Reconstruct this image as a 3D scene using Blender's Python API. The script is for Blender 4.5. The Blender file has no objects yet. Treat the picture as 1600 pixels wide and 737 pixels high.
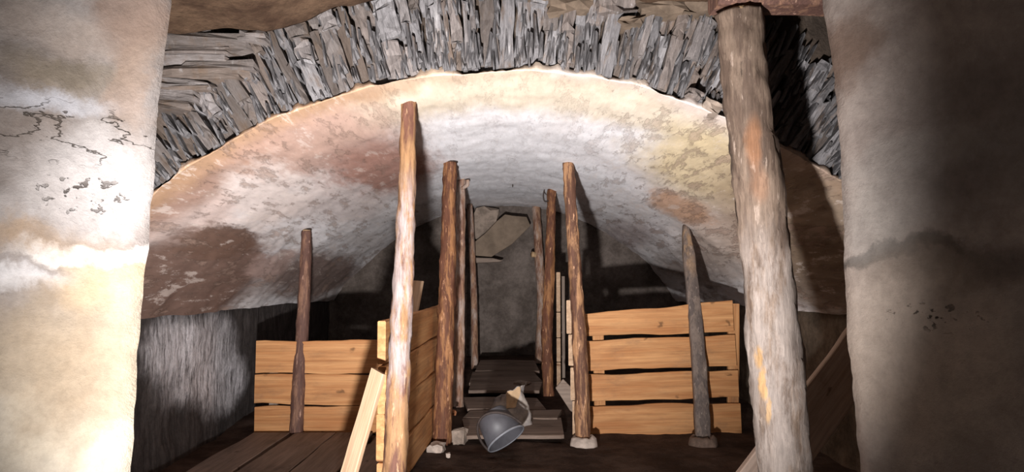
import bpy, bmesh, math, random
from mathutils import Vector, Matrix, noise
from mathutils.bvhtree import BVHTree

# ------------------------------------------------------------------ camera, world, lights, exposure
H = 1.2                                   # camera height in metres; layout below is written in camera heights
SC = bpy.context.scene
C = SC.collection
F = 1100.0                                # focal length in pixels of a 1600 px wide frame
PITCH, YAW = math.radians(3.98), math.radians(-0.5)
cam_d = bpy.data.cameras.new('camera')
cam = bpy.data.objects.new('camera', cam_d)
C.objects.link(cam)
cam_d.sensor_width = 36.0
cam_d.lens = 36.0 * F / 1600.0
cam_d.clip_start = 0.02
cam.location = (0, 0, H)
cam.rotation_euler = (math.radians(90) + PITCH, 0, YAW)
SC.camera = cam
CAMM = Matrix.Translation((0, 0, H)) @ cam.rotation_euler.to_matrix().to_4x4()

w = bpy.data.worlds.new('world')
SC.world = w
w.use_nodes = True
w.node_tree.nodes['Background'].inputs[0].default_value = (1.0, 0.92, 0.88, 1)
w.node_tree.nodes['Background'].inputs[1].default_value = 0.12

def aim(o, target):
    o.rotation_euler = (Vector(target) - o.location).to_track_quat('-Z', 'Y').to_euler()

# hand torch carried low in the doorway
ld = bpy.data.lights.new('torch', 'SPOT')
ld.energy = 1650
ld.spot_size = math.radians(85)
ld.spot_blend = 1.0
ld.shadow_soft_size = 0.05
ld.color = (1.0, 0.965, 0.955)
torch = bpy.data.objects.new('torch', ld)
C.objects.link(torch)
torch.location = (-0.20 * H, 0.5 * H, 0.20 * H)
aim(torch, (-0.23 * H, 3.6 * H, 1.62 * H))
# unseen area lamp added behind the camera to brighten the left reveal
ad = bpy.data.lights.new('left_reveal_fill', 'AREA')
ad.shape = 'RECTANGLE'
ad.size, ad.size_y = 0.7, 1.2
ad.energy = 1.5
ad.spread = math.radians(70)
ad.color = (1.0, 0.94, 0.85)
fill_lamp = bpy.data.objects.new('left_reveal_fill', ad)
C.objects.link(fill_lamp)
fill_lamp.location = (0.75 * H, -0.6 * H, 0.5 * H)
aim(fill_lamp, (-1.15 * H, 1.85 * H, 0.55 * H))

SC.view_settings.view_transform = 'Standard'
SC.view_settings.look = 'None'
SC.view_settings.exposure = 0.0
SC.view_settings.gamma = 1.0
SC.view_settings.use_curve_mapping = False

# ------------------------------------------------------------------ layout helpers
R = 2.195                                 # vault radius, in camera heights
ZC = 1.85                                 # crown height above the floor, in camera heights
SPR = math.asin(1.85 / R)                 # half angle of the vault
Y0, Y1 = 2.79, 7.8                        # front and back of the vault

def ray(u, v):
    d = CAMM.to_3x3() @ Vector(((u - 800) / F, (368.5 - v) / F, -1.0))
    return d / d.y
def at(u, v, Y):                          # point seen at pixel (u, v) at depth Y camera heights, in metres
    return Vector((0, 0, H)) + ray(u, v) * (Y * H)
def floor_z(y):                           # in metres, y in metres
    t = max(0.0, y / H - 4.6)
    return 0.085 * t * H
def at_floor(u, v, dz=0.0):
    d = ray(u, v)
    lo, hi = 1.0 * H, 12 * H
    for _ in range(50):
        m = (lo + hi) / 2
        if H + d.z * m > floor_z(m) + dz: lo = m
        else: hi = m
    return Vector((d.x * lo, lo, H + d.z * lo))
def vault_z(x):
    x = max(-R + .001, min(R - .001, x / H))
    return (ZC - R + math.sqrt(R * R - x * x)) * H
def at_vault(u, v):
    d = ray(u, v)
    lo, hi = 1.5 * H, 10 * H
    for _ in range(50):
        m = (lo + hi) / 2
        if H + d.z * m < vault_z(d.x * m): lo = m
        else: hi = m
    return Vector((d.x * lo, lo, H + d.z * lo))

def fn(p, s, o=4):
    return noise.fractal(Vector(p) * s, 1.0, 2.0, o)

def mesh_obj(name, verts, faces, mat, smooth=False, parent=None):
    me = bpy.data.meshes.new(name)
    me.from_pydata([tuple(v) for v in verts], [], faces)
    me.update()
    if smooth:
        me.polygons.foreach_set('use_smooth', [True] * len(me.polygons))
    if mat: me.materials.append(mat)
    o = bpy.data.objects.new(name, me)
    C.objects.link(o)
    if parent: set_parent(o, parent)
    return o
def set_parent(o, p):
    o.parent = p
    o.matrix_parent_inverse = p.matrix_basis.inverted()
def thing(name, loc, label, cat, group=None):
    o = bpy.data.objects.new(name, None)
    C.objects.link(o)
    o.empty_display_size = 0.1
    o.matrix_basis = Matrix.Translation(loc)
    return tag(o, label, cat, group)
def tag(o, label, cat, group=None):
    o['label'] = label
    o['category'] = cat
    if group: o['group'] = group
    return o
def structure(o, label=None):
    o['kind'] = 'structure'
    if label: o['label'] = label
    return o

# ------------------------------------------------------------------ materials
class NT:
    def __init__(s, name, rough=0.9, spec=0.2):
        s.m = bpy.data.materials.new(name)
        s.m.use_nodes = True
        s.t = s.m.node_tree
        s.b = s.t.nodes['Principled BSDF']
        s.b.inputs['Roughness'].default_value = rough
        s.b.inputs['Specular IOR Level'].default_value = spec
        s.tc = s.n('ShaderNodeTexCoord')
    def n(s, k): return s.t.nodes.new(k)
    def l(s, a, b): s.t.links.new(a, b)
    def coord(s, scale=(1, 1, 1), rnd=False, src='Object'):
        mp = s.n('ShaderNodeMapping')
        mp.inputs['Scale'].default_value = scale
        o = s.tc.outputs[src]
        if rnd:
            oi = s.n('ShaderNodeObjectInfo')
            mul = s.n('ShaderNodeMath'); mul.operation = 'MULTIPLY'; mul.inputs[1].default_value = 37.0
            s.l(oi.outputs['Random'], mul.inputs[0])
            ad = s.n('ShaderNodeVectorMath'); ad.operation = 'ADD'
            s.l(o, ad.inputs[0]); s.l(mul.outputs[0], ad.inputs[1])
            o = ad.outputs[0]
        s.l(o, mp.inputs['Vector'])
        return mp.outputs[0]
    def noise(s, vec, scale, detail=5, rough=0.6, dist=0.0, color=False):
        t = s.n('ShaderNodeTexNoise')
        t.inputs['Scale'].default_value = scale
        t.inputs['Detail'].default_value = detail
        t.inputs['Roughness'].default_value = rough
        t.inputs['Distortion'].default_value = dist
        s.l(vec, t.inputs['Vector'])
        return t.outputs['Color' if color else 'Fac']
    def ramp(s, fac, lo, hi, a=0.0, b=1.0, smooth=True):
        m = s.n('ShaderNodeMapRange')
        m.interpolation_type = 'SMOOTHSTEP' if smooth else 'LINEAR'
        m.inputs[1].default_value, m.inputs[2].default_value = lo, hi
        m.inputs[3].default_value, m.inputs[4].default_value = a, b
        s.l(fac, m.inputs[0])
        return m.outputs[0]
    def math(s, op, a, b):
        m = s.n('ShaderNodeMath'); m.operation = op
        for i, x in enumerate((a, b)):
            if isinstance(x, (int, float)): m.inputs[i].default_value = x
            else: s.l(x, m.inputs[i])
        return m.outputs[0]
    def mix(s, fac, a, b):
        m = s.n('ShaderNodeMix'); m.data_type = 'RGBA'
        if isinstance(fac, (int, float)): m.inputs[0].default_value = fac
        else: s.l(fac, m.inputs[0])
        for i, x in ((6, a), (7, b)):
            if isinstance(x, tuple): m.inputs[i].default_value = (*x, 1)
            else: s.l(x, m.inputs[i])
        return m.outputs[2]
    def mul(s, col, fac):                    # multiply a colour by a grey factor
        m = s.n('ShaderNodeVectorMath'); m.operation = 'SCALE'
        s.l(col, m.inputs[0]); s.l(fac, m.inputs['Scale'])
        return m.outputs[0]
    def warp(s, vec, scale, amp, detail=5, src=None):  # vec + (noise - .5) * amp
        c = s.noise(src or vec, scale, detail, 0.65, color=True)
        a = s.n('ShaderNodeVectorMath'); a.operation = 'SUBTRACT'; a.inputs[1].default_value = (.5, .5, .5)
        s.l(c, a.inputs[0])
        b = s.n('ShaderNodeVectorMath'); b.operation = 'SCALE'; b.inputs['Scale'].default_value = amp
        s.l(a.outputs[0], b.inputs[0])
        d = s.n('ShaderNodeVectorMath'); d.operation = 'ADD'
        s.l(vec, d.inputs[0]); s.l(b.outputs[0], d.inputs[1])
        return d.outputs[0]
    def blob(s, vec, c, r, soft=0.4, k=1.0):
        a = s.n('ShaderNodeVectorMath'); a.operation = 'SUBTRACT'; a.inputs[1].default_value = c
        s.l(vec, a.inputs[0])
        b = s.n('ShaderNodeVectorMath'); b.operation = 'DIVIDE'; b.inputs[1].default_value = r
        s.l(a.outputs[0], b.inputs[0])
        d = s.n('ShaderNodeVectorMath'); d.operation = 'LENGTH'
        s.l(b.outputs[0], d.inputs[0])
        return s.ramp(d.outputs['Value'], 1.0 - soft, 1.0 + soft, k, 0.0)
    def axis(s, vec, i):
        x = s.n('ShaderNodeSeparateXYZ'); s.l(vec, x.inputs[0])
        return x.outputs[i]
    def bump(s, h, dist, strength=1.0):
        b = s.n('ShaderNodeBump')
        b.inputs['Strength'].default_value = strength
        b.inputs['Distance'].default_value = dist
        s.l(h, b.inputs['Height'])
        prev = s.b.inputs['Normal'].links
        if prev: s.l(prev[0].from_socket, b.inputs['Normal'])
        s.l(b.outputs[0], s.b.inputs['Normal'])
    def done(s, col):
        if isinstance(col, tuple): s.b.inputs['Base Color'].default_value = (*col, 1)
        else: s.l(col, s.b.inputs['Base Color'])
        return s.m

def vault_material():
    t = NT('vault_plaster', 0.92, 0.15)
    p = t.coord()
    st = t.coord((1.5, .36, 1.5))
    q3 = t.coord((1.4, .30, 1.4))
    pw = t.warp(p, 1.2, 0.55, 6, q3)
    pw = t.warp(pw, 5, 0.30, 8, q3)
    pw = t.warp(pw, 24, 0.13, 6, q3)
    n1 = t.noise(st, 2.2, 8, 0.68)
    col = t.mix(t.ramp(n1, .35, .7), (.76, .71, .70), (.90, .88, .90))
    def B(u, v, r, c, soft=.4, k=1.0):
        nonlocal col
        q = at_vault(u, v)
        m = t.blob(pw, tuple(q), r, soft, k)
        col = t.mix(m, col, c)
    B(800, 275, (1.0, 2.2, .5), (.93, .93, .97), .5, .9)  # crown painted paler to make up for light lost towards the back
    # cream along the front and down the right haunch
    B(560, 175, (.9, .45, .5), (.58, .47, .33), .5, .8)
    B(950, 165, (.8, .35, .5), (.64, .53, .38), .5, .75)
    B(760, 135, (.7, .30, .5), (.66, .57, .45), .5, .8)
    B(1095, 260, (.35, .9, .5), (.66, .52, .30), .5, .85)
    B(1260, 345, (.5, 1.2, .8), (.29, .205, .13), .5, .9)
    B(1150, 380, (.45, 1.2, .35), (.52, .38, .28), .5, .7)
    B(1060, 320, (.22, .5, .2), (.55, .30, .16), .4, .8)
    # reddish left flank
    B(400, 235, (.62, .7, .42), (.44, .27, .20), .45, .95)
    B(520, 225, (.42, .7, .3), (.50, .34, .28), .5, .85)
    B(600, 272, (.42, 1.1, .26), (.36, .19, .145), .45, .95)
        # pale lime band
    B(430, 310, (.50, .9, .14), (.76, .66, .62), .4, .95)
    B(300, 335, (.25, .5, .18), (.66, .52, .47), .4, .9)
    B(540, 330, (.30, .9, .16), (.68, .60, .58), .4, .9)
    # bare brown render low on the left haunch
    B(300, 440, (.55, 1.2, .44), (.17, .10, .075), .25, .97)
    B(350, 375, (.20, .6, .14), (.16, .095, .07), .25, .95)
    B(500, 430, (.46, 1.8, .30), (.205, .135, .11), .35, .92)
    B(265, 300, (.30, .4, .28), (.33, .205, .155), .4, .9)
    B(430, 410, (.14, .5, .20), (.44, .31, .27), .3, .9)
    # low right
    B(1290, 430, (.4, 1.0, .35), (.20, .145, .10), .4, .9)
    B(1080, 420, (.4, 1.3, .2), (.26, .19, .15), .5, .75)
    B(980, 370, (.30, 1.6, .2), (.34, .25, .24), .5, .6)
    # orange lime skin at the very front edge
    y = t.axis(pw, 1)
    x = t.axis(pw, 0)
    rim = t.math('MULTIPLY', t.ramp(y, 2.80 * H, 3.02 * H, 1, 0), t.ramp(x, -.9, .1, .95, .40))
    col = t.mix(rim, col, (.40, .25, .155))
    # small stains and pits
    sp = t.noise(st, 4.5, 8, .72)
    col = t.mix(t.ramp(sp, .62, .76, 0, .38), col, (.40, .30, .24))
    fi = t.noise(st, 14, 8, .78)
    col = t.mul(col, t.ramp(fi, .25, .65, .84, 1.04))
    fl = t.noise(q3, 5.5, 9, .76)
    side = t.ramp(t.math('ABSOLUTE', t.axis(p, 0), 0), .3, 1.3, .22, 1.0)
    flake = t.math('MULTIPLY', t.ramp(fl, .535, .60), side)
    col = t.mix(t.math('MULTIPLY', flake, .55), col, (.36, .25, .20))
    pale = t.math('MULTIPLY', t.ramp(fl, .44, .37), side)
    col = t.mix(t.math('MULTIPLY', pale, .45), col, (.78, .68, .62))
    t.bump(flake, -.010, .6)
    pit = t.noise(q3, 30, 4, .6)
    col = t.mix(t.ramp(pit, .68, .76, 0, .55), col, (.22, .16, .13))
    t.bump(t.noise(q3, 8, 8, .72), .012, .5)
    t.bump(pit, -.006, .5)
    t.bump(t.noise(q3, 60, 3, .6), .003, .5)
    return t.done(col)

def reveal_material(name, blobs, ca, cb, dark, crack=None, pits=None):
    t = NT(name, 0.88, 0.2)
    p = t.coord()
    pw = t.warp(p, 2.2, 0.26, 6)
    pw = t.warp(pw, 9, 0.10, 6)
    pw = t.warp(pw, 30, 0.022, 4)
    n1 = t.noise(p, 3.2, 8, .68, .3)
    col = t.mix(t.ramp(n1, .36, .66), ca, cb)
    n2 = t.noise(t.coord((1, 1, 1.7)), 3.4, 7, .7)
    col = t.mix(t.ramp(n2, .58, .78, 0, .55), col, dark)
    for c, r, k, cc, soft in blobs:
        col = t.mix(t.blob(pw, tuple(c), r, soft, k), col, cc)
    if crack:                               # a wandering hairline crack: the level line of a flattened noise
        n = t.noise(t.coord((2.2, 2.2, 5.5)), 1.6, 5, .55)
        d = t.math('ABSOLUTE', t.math('SUBTRACT', n, .5), 0)
        m = t.math('MULTIPLY', t.ramp(d, .002, .010, .85, 0), t.blob(p, tuple(crack[0]), crack[1], .3))
        col = t.mix(m, col, (.05, .038, .03))
        t.bump(m, -.01, .8)
    if pits:                                # a cluster of chipped holes
        n = t.noise(t.coord((1, 1, 1.3)), 34, 3, .5)
        m = t.math('MULTIPLY', t.ramp(n, .60, .66), t.blob(p, tuple(pits[0]), pits[1], .4))
        col = t.mix(m, col, (.05, .04, .033))
        t.bump(m, -.012, .8)
    f = t.noise(p, 22, 7, .75)
    col = t.mul(col, t.ramp(f, .25, .75, .82, 1.08))
    t.bump(n1, .03, .5)
    t.bump(f, .006, .7)
    t.bump(t.noise(p, 90, 3, .6), .002, .5)
    return t.done(col)

def rough_wall_material(name, ca, cb, streak=False, blobs=()):
    t = NT(name, 0.95, 0.1)
    p = t.coord()
    s = t.coord((5, 5, .9) if streak else (1, 1, 1))
    n1 = t.noise(s, 2.5 if not streak else 3.0, 7, .7)
    col = t.mix(t.ramp(n1, .35, .68), ca, cb)
    pw = t.warp(p, 3, .3, 5)
    for c, r, k, cc, soft in blobs:
        m = t.blob(pw, tuple(c), r, soft, k)
        m = t.math('MULTIPLY', m, t.ramp(t.noise(s, 6, 7, .75), .28, .62))
        col = t.mix(m, col, cc)
    f = t.noise(p, 24, 6, .75)
    col = t.mul(col, t.ramp(f, .2, .75, .65, 1.12))
    t.bump(n1, .03, .6)
    t.bump(f, .012, .8)
    return t.done(col)

def slate_material(name='slate', flat=False, tone=1.0):
    t = NT(name, 0.62, 0.35)
    g = t.coord((4, 3, 30) if flat else (26, 3, 4), True)
    oi = t.n('ShaderNodeObjectInfo')
    r = oi.outputs['Random']
    col = t.mix(t.ramp(r, 0, 1), (.15, .142, .145), (.29, .275, .28))
    warmsel = t.ramp(t.math('FRACT', t.math('MULTIPLY', r, 7.3), 0), .45, .95, 0, .65)
    col = t.mix(warmsel, col, (.18, .13, .10))
    n = t.noise(t.coord((8, 8, 3), True), 1.6, 6, .65)
    col = t.mix(t.ramp(n, .52, .72, 0, .75), col, (.17, .11, .07))
    n3 = t.noise(t.coord((12, 8, 2.2), True), 2.4, 5, .7)
    col = t.mix(t.ramp(n3, .58, .74, 0, .85), col, (.46, .44, .44))
    f = t.noise(g, 2.6, 7, .75)
    col = t.mul(col, t.ramp(f, .28, .72, .50 * tone, 1.2 * tone))
    if tone < 1: col = t.mix(.35, col, (.15, .105, .075))
    t.bump(f, .012, .9)
    t.bump(t.noise(t.coord((10, 8, 60) if flat else (60, 8, 10), True), 2, 5, .7), .004, .8)
    return t.done(col)

def log_material(name, bark, under, dust, peel=.5, dusty=.55, dust_range=None, blobs=()):
    t = NT(name, 0.72, 0.25)
    p = t.coord()
    v = t.coord((15, 15, 2.0))
    n = t.noise(v, 1.5, 6, .65, .4)
    col = t.mix(t.ramp(n, peel - .07, peel + .07), bark, under)
    k = t.noise(t.coord((26, 26, 6)), 1.4, 5, .65)
    col = t.mix(t.ramp(k, .60, .68, 0, .9), col, tuple(min(1, c * 1.5 + .06) for c in under))
    col = t.mix(t.ramp(k, .36, .28, 0, .75), col, tuple(c * .35 for c in bark))
    if dust:
        d = t.ramp(t.noise(t.coord((9, 9, 2.4)), 1.7, 6, .7), dusty - .12, dusty + .1)
        if dust_range:
            z = t.axis(t.warp(p, 5, .25, 4), 2)
            lo, hi = dust_range
            d = t.math('MULTIPLY', d, t.math('MULTIPLY', t.ramp(z, lo - .18, lo + .18), t.ramp(z, hi - .18, hi + .18, 1, 0)))
        col = t.mix(d, col, dust)
    for c, r, kk, cc, soft in blobs:
        col = t.mix(t.blob(t.warp(p, 12, .03, 3), tuple(c), r, soft, kk), col, cc)
    f = t.noise(t.coord((60, 60, 5)), 1.5, 6, .75)
    col = t.mul(col, t.ramp(f, .25, .72, .62, 1.14))
    t.bump(n, .007, .5)
    t.bump(k, .005, .5)
    t.bump(f, .002, .7)
    return t.done(col)

def plank_material(name, a, b, knot=(.16, .075, .03), grime=.25, dark=(.13, .085, .06)):
    t = NT(name, 0.68, 0.25)
    g = t.coord((1.2, 9, 13), True)
    n = t.noise(g, 1.3, 6, .6, .5)
    col = t.mix(t.ramp(n, .3, .72), a, b)
    st = t.noise(t.coord((.9, 30, 45), True), 1.4, 5, .65, .3)
    col = t.mul(col, t.ramp(st, .28, .7, .78, 1.08))
    vo = t.n('ShaderNodeTexVoronoi')
    vo.inputs['Scale'].default_value = 1.0
    t.l(t.warp(t.coord((3.4, 1, 5.5), True), 3, .4, 2), vo.inputs['Vector'])
    col = t.mix(t.ramp(vo.outputs['Distance'], .05, .13, .85, 0), col, knot)
    gr = t.noise(t.coord((2.2, 4, 5), True), 1.3, 6, .7)
    col = t.mix(t.ramp(gr, .50, .80, 0, grime * 2), col, dark)
    t.bump(st, .003, .8)
    t.bump(n, .003, .5)
    return t.done(col)

def earth_material():
    t = NT('earth_floor', 0.97, 0.08)
    p = t.coord()
    n = t.noise(p, 3, 7, .7)
    col = t.mix(t.ramp(n, .35, .7), (.035, .022, .017), (.085, .055, .042))
    g = t.noise(p, 45, 4, .7)
    col = t.mix(t.ramp(g, .66, .76, 0, .6), col, (.20, .15, .12))
    t.bump(n, .03, .7)
    t.bump(g, .006, .9)
    return t.done(col)

def plain(name, c, rough=.8, spec=.25, var=.25, scale=14, bump=.002, metal=0.0, second=None):
    t = NT(name, rough, spec)
    n = t.noise(t.coord(rnd=True), scale, 6, .65)
    d = second or tuple(x * (1 - var) for x in c)
    col = t.mix(t.ramp(n, .35, .65), d, c)
    t.b.inputs['Metallic'].default_value = metal
    t.bump(n, bump, .7)
    return t.done(col)

M = {}
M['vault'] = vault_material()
M['slate'] = slate_material()
M['slate_flat'] = slate_material('bedded_slate', True, .8)
M['slate_brown'] = slate_material('brown_slate', False, .62)
M['shoulder'] = plain('brown_rubble', (.15, .11, .08), .9, .15, .45, 9, .008)
M['mortar'] = rough_wall_material('ring_mortar', (.05, .038, .03), (.12, .09, .07))
M['earth'] = earth_material()
M['plank'] = plank_material('fresh_pine_board', (.42, .18, .066), (.60, .315, .135))
M['plank_pale'] = plank_material('pale_sawn_board', (.42, .27, .165), (.55, .38, .25), grime=.15)
M['plank_grey'] = plank_material('grey_floor_plank', (.15, .105, .08), (.24, .175, .14), (.06, .04, .03), .4, (.05, .035, .028))
M['plank_old'] = plank_material('weathered_board', (.20, .15, .12), (.33, .26, .21), (.08, .05, .04), .3)
M['stone'] = plain('rubble_stone', (.34, .27, .22), .9, .15, .45, 9, .008)
M['cement'] = plain('pale_cement', (.52, .43, .37), .9, .15, .35, 12, .006)
M['iron'] = plain('rusty_iron', (.05, .035, .03), .7, .4, .4, 30, .001)
M['end_grain'] = plain('cut_log_end', (.62, .42, .24), .85, .2, .4, 25, .003)
M['bucket'] = plain('grey_plastic_bucket', (.085, .082, .092), .5, .4, .3, 8, .001)
M['rim'] = plain('bucket_rim', (.22, .225, .25), .45, .4, .25, 20, .001)
M['sack'] = plain('torn_paper_sack', (.40, .35, .31), .9, .15, .45, 10, .004, second=(.22, .2, .2))
M['paper'] = plain('tan_paper_patch', (.55, .38, .23), .9, .15, .2, 10, .003)

M['slab'] = plain('dull_brown_board', (.23, .175, .13), .9, .15, .35, 5, .004)  # dull brown for the slanting board

# ------------------------------------------------------------------ the setting
def grid(name, nu, nv, fpos, mat, parent=None):
    vs = [fpos(i / nu, j / nv) for j in range(nv + 1) for i in range(nu + 1)]
    fs = [(j * (nu + 1) + i, j * (nu + 1) + i + 1, (j + 1) * (nu + 1) + i + 1, (j + 1) * (nu + 1) + i)
          for j in range(nv) for i in range(nu)]
    return mesh_obj(name, vs, fs, mat, True, parent)

def vault_pos(a, b):
    th = (2 * a - 1) * SPR
    front = Y0 - .03
    Y = front + (Y1 - front) * (max(0, b - .0137) / .9863) ** 1.35
    lift = 0.0
    if b < .0137:                           # ragged lip of plaster lapping up over the slates
        k = 1 - b / .0137
        lift = k * max(.002, .022 + .035 * fn((th * 9, 7, 1), 2.5, 4) + .012 * fn((th * 40, 2, 1), 2.0, 3))
        Y = front + .004 * k + .02 * k * k
    x, z = (R + lift) * math.sin(th), ZC - R + (R + lift) * math.cos(th)
    p = Vector((x, Y, z)) * H
    n = Vector((-math.sin(th), 0, -math.cos(th)))
    q = Vector((p.x, p.y * .45, p.z))
    d = .022 * fn(p, .9, 3) + .012 * fn(q + Vector((9, 3, 1)), 3.2, 4) + .004 * fn(q, 13, 3)
    if abs(a - .5) > .28: d *= 1.0 + 3.0 * (abs(a - .5) - .28)
    return p + n * d
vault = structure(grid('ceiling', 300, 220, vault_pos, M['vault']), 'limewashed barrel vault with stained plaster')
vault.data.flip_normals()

def side_wall(name, sx, mat):
    def f(a, b):
        y = (2.7 + 5.2 * a) * H
        z = (-.05 + 1.0 * b) * H
        p = Vector((sx * 1.90 * H, y, z))
        return p + Vector((-sx * (.03 * fn(p, 1.4, 4) + .012 * fn(p, 8, 3)), 0, 0))
    o = grid(name, 150, 40, f, mat)
    if sx > 0: o.data.flip_normals()
    return structure(o)
ww = []  # pale streaked patches on the left wall
for (u, v, rr, k) in ((320, 560, (.3, .62, .30), .95), (355, 600, (.3, .42, .22), .9), (270, 540, (.3, .35, .2), .8)):
    d = ray(u, v); Yp = -1.88 / d.x
    ww.append((at(u, v, Yp), rr, k, (.80, .77, .80), .4))
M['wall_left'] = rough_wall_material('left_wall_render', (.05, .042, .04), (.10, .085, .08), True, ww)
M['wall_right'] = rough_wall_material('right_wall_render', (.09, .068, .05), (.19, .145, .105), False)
M['wall_back'] = rough_wall_material('back_wall_render', (.10, .08, .068), (.20, .165, .145), False)
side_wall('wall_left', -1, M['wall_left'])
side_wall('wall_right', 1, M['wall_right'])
def back_pos(a, b):
    p = Vector(((-1.98 + 3.96 * a) * H, 7.62 * H, (-.05 + 2.0 * b) * H))
    return p + Vector((0, .05 * fn(p, 1.5, 4) + .02 * fn(p, 7, 3), 0))
structure(grid('wall_back', 110, 60, back_pos, M['wall_back']))
def floor_pos(a, b):
    x, y = (-2.3 + 4.6 * a) * H, (-1.2 + 9.1 * b) * H
    p = Vector((x, y, 0))
    return Vector((x, y, floor_z(y) - .012 + .014 * fn(p, 2.2, 4) + .006 * fn(p, 11, 3)))
floor = structure(grid('floor', 130, 240, floor_pos, M['earth']), 'dark trodden earth floor')

# --- the doorway reveals the camera looks through
def interp(tab, v):
    for (v0, a), (v1, b) in zip(tab, tab[1:]):
        if v <= v1: return a + (b - a) * max(0, (v - v0)) / (v1 - v0)
    return tab[-1][1]
EDGE_L = [(-200, 278), (0, 270), (100, 257), (200, 246), (300, 241), (370, 235), (460, 224), (550, 217), (650, 212), (737, 208), (1000, 204)]
EDGE_R = [(-200, 1272), (0, 1283), (100, 1302), (200, 1310), (300, 1316), (400, 1318), (500, 1322), (600, 1331), (737, 1344), (1000, 1362)]
YJ = 1.95
def reveal(name, sx, tab, plan, mat):
    # plan: polyline of (offset outward, depth) after the corner, front side first
    NZ, NS = 90, 60
    vs, fs = [], []
    def corner(z):
        v = 445 - (z - 1) * F / YJ
        return (at(interp(tab, v), v, YJ)).x / H
    pts = plan
    # cumulative length
    ls = [0]
    for (a, b), (c, d) in zip(pts, pts[1:]): ls.append(ls[-1] + math.hypot(c - a, d - b))
    def along(s):
        q = s * ls[-1]
        for i in range(len(pts) - 1):
            if q <= ls[i + 1] + 1e-9:
                k = (q - ls[i]) / (ls[i + 1] - ls[i])
                return (pts[i][0] + (pts[i + 1][0] - pts[i][0]) * k, pts[i][1] + (pts[i + 1][1] - pts[i][1]) * k)
        return pts[-1]
    for j in range(NZ + 1):
        z = -.05 + 2.3 * j / NZ
        cx = corner(z)
        for i in range(NS + 1):
            o, y = along(i / NS)
            p = Vector(((cx + sx * o), y, z)) * H
            d = .030 * fn(p, 1.3, 4) + .010 * fn(p, 6, 4) + .003 * fn(p, 22, 2)
            near = max(0, 1 - math.hypot(o, y - YJ) / .05)
            dd = Vector((-sx * .35, -1, 0)).normalized() * d * (1 - .5 * near) + Vector((sx * near * .008 * fn(p, 16, 3), 0, 0))
            vs.append(p + dd)
    for j in range(NZ):
        for i in range(NS):
            q = (j * (NS + 1) + i, j * (NS + 1) + i + 1, (j + 1) * (NS + 1) + i + 1, (j + 1) * (NS + 1) + i)
            fs.append(q if sx < 0 else q[::-1])
    o = mesh_obj(name, vs, fs, mat, True)
    return structure(o)
def onL(u, v): return at(u, v, YJ - (235 - u) / 235 * .42)
def onR(u, v): return at(u, v, YJ - (u - 1320) / 280 * .52)
bl = [(onL(60, 430), (.30, .3, .06), .85, (.50, .48, .48), .25), (onL(170, 392), (.22, .3, .04), .85, (.56, .52, .49), .25),
      (onL(60, 360), (.24, .3, .07), .85, (.27, .185, .115), .3), (onL(100, 455), (.13, .3, .08), .85, (.20, .135, .085), .35),
      (onL(180, 440), (.14, .3, .10), .7, (.42, .31, .19), .4),
      (onL(15, 480), (.08, .3, .12), .8, (.17, .12, .085), .4), (onL(10, 510), (.05, .3, .025), .8, (.55, .48, .42), .3),
      (onL(150, 640), (.34, .5, .30), .9, (.50, .44, .345), .5), (onL(70, 570), (.30, .4, .22), .8, (.25, .19, .13), .5),  # first blob: stronger light low on the reveal, painted as paler plaster
      (onL(20, 620), (.20, .4, .34), .85, (.20, .145, .095), .4), (onL(70, 80), (.20, .3, .06), .8, (.17, .135, .095), .5), (onL(15, 50), (.10, .3, .10), .75, (.12, .10, .08), .4),
      (onL(120, 30), (.30, .3, .07), .5, (.33, .27, .23), .5),
      (onL(60, 128), (.26, .3, .05), .8, (.40, .40, .43), .4), (onL(150, 280), (.22, .3, .16), .65, (.46, .43, .42), .45),
      (onL(225, 120), (.06, .2, .20), .7, (.26, .185, .14), .5), (onL(215, 20), (.10, .2, .12), .8, (.20, .14, .11), .5)]
M['reveal_left'] = reveal_material('left_reveal_plaster', bl, (.165, .135, .118), (.265, .238, .225), (.11, .083, .066),
    (onL(115, 195), (.34, .4, .09)), (onL(60, 285), (.12, .4, .075)))
br = [(onR(1385, 398), (.13, .3, .035), .9, (.075, .065, .06), .3), (onR(1480, 420), (.25, .3, .06), .7, (.12, .095, .08), .5),
      (onR(1400, 560), (.30, .3, .30), .5, (.62, .50, .40), .5), (onR(1370, 330), (.10, .3, .14), .5, (.50, .46, .42), .5),
      (onR(1320, 90), (.05, .2, .12), .7, (.18, .11, .075), .5), (onR(1480, 200), (.3, .3, .22), .6, (.20, .17, .155), .5),
      (onR(1420, 240), (.22, .3, .06), .5, (.40, .36, .33), .5)]
M['reveal_right'] = reveal_material('right_reveal_plaster', br, (.32, .26, .23), (.47, .395, .35), (.19, .145, .125), None, (onR(1510, 500), (.10, .3, .05)))
reveal('wall_entrance_left', -1, EDGE_L, [(1.5, 1.0), (.62, 1.45), (.012, YJ - .012), (0, YJ), (.012, YJ + .02), (.10, YJ + .10), (1.3, YJ + .30)], M['reveal_left'])
reveal('wall_entrance_right', 1, EDGE_R, [(1.2, .55), (.42, 1.25), (.012, YJ - .02), (0, YJ), (.012, YJ + .02), (.10, YJ + .10), (1.3, YJ + .30)], M['reveal_right'])

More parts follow.
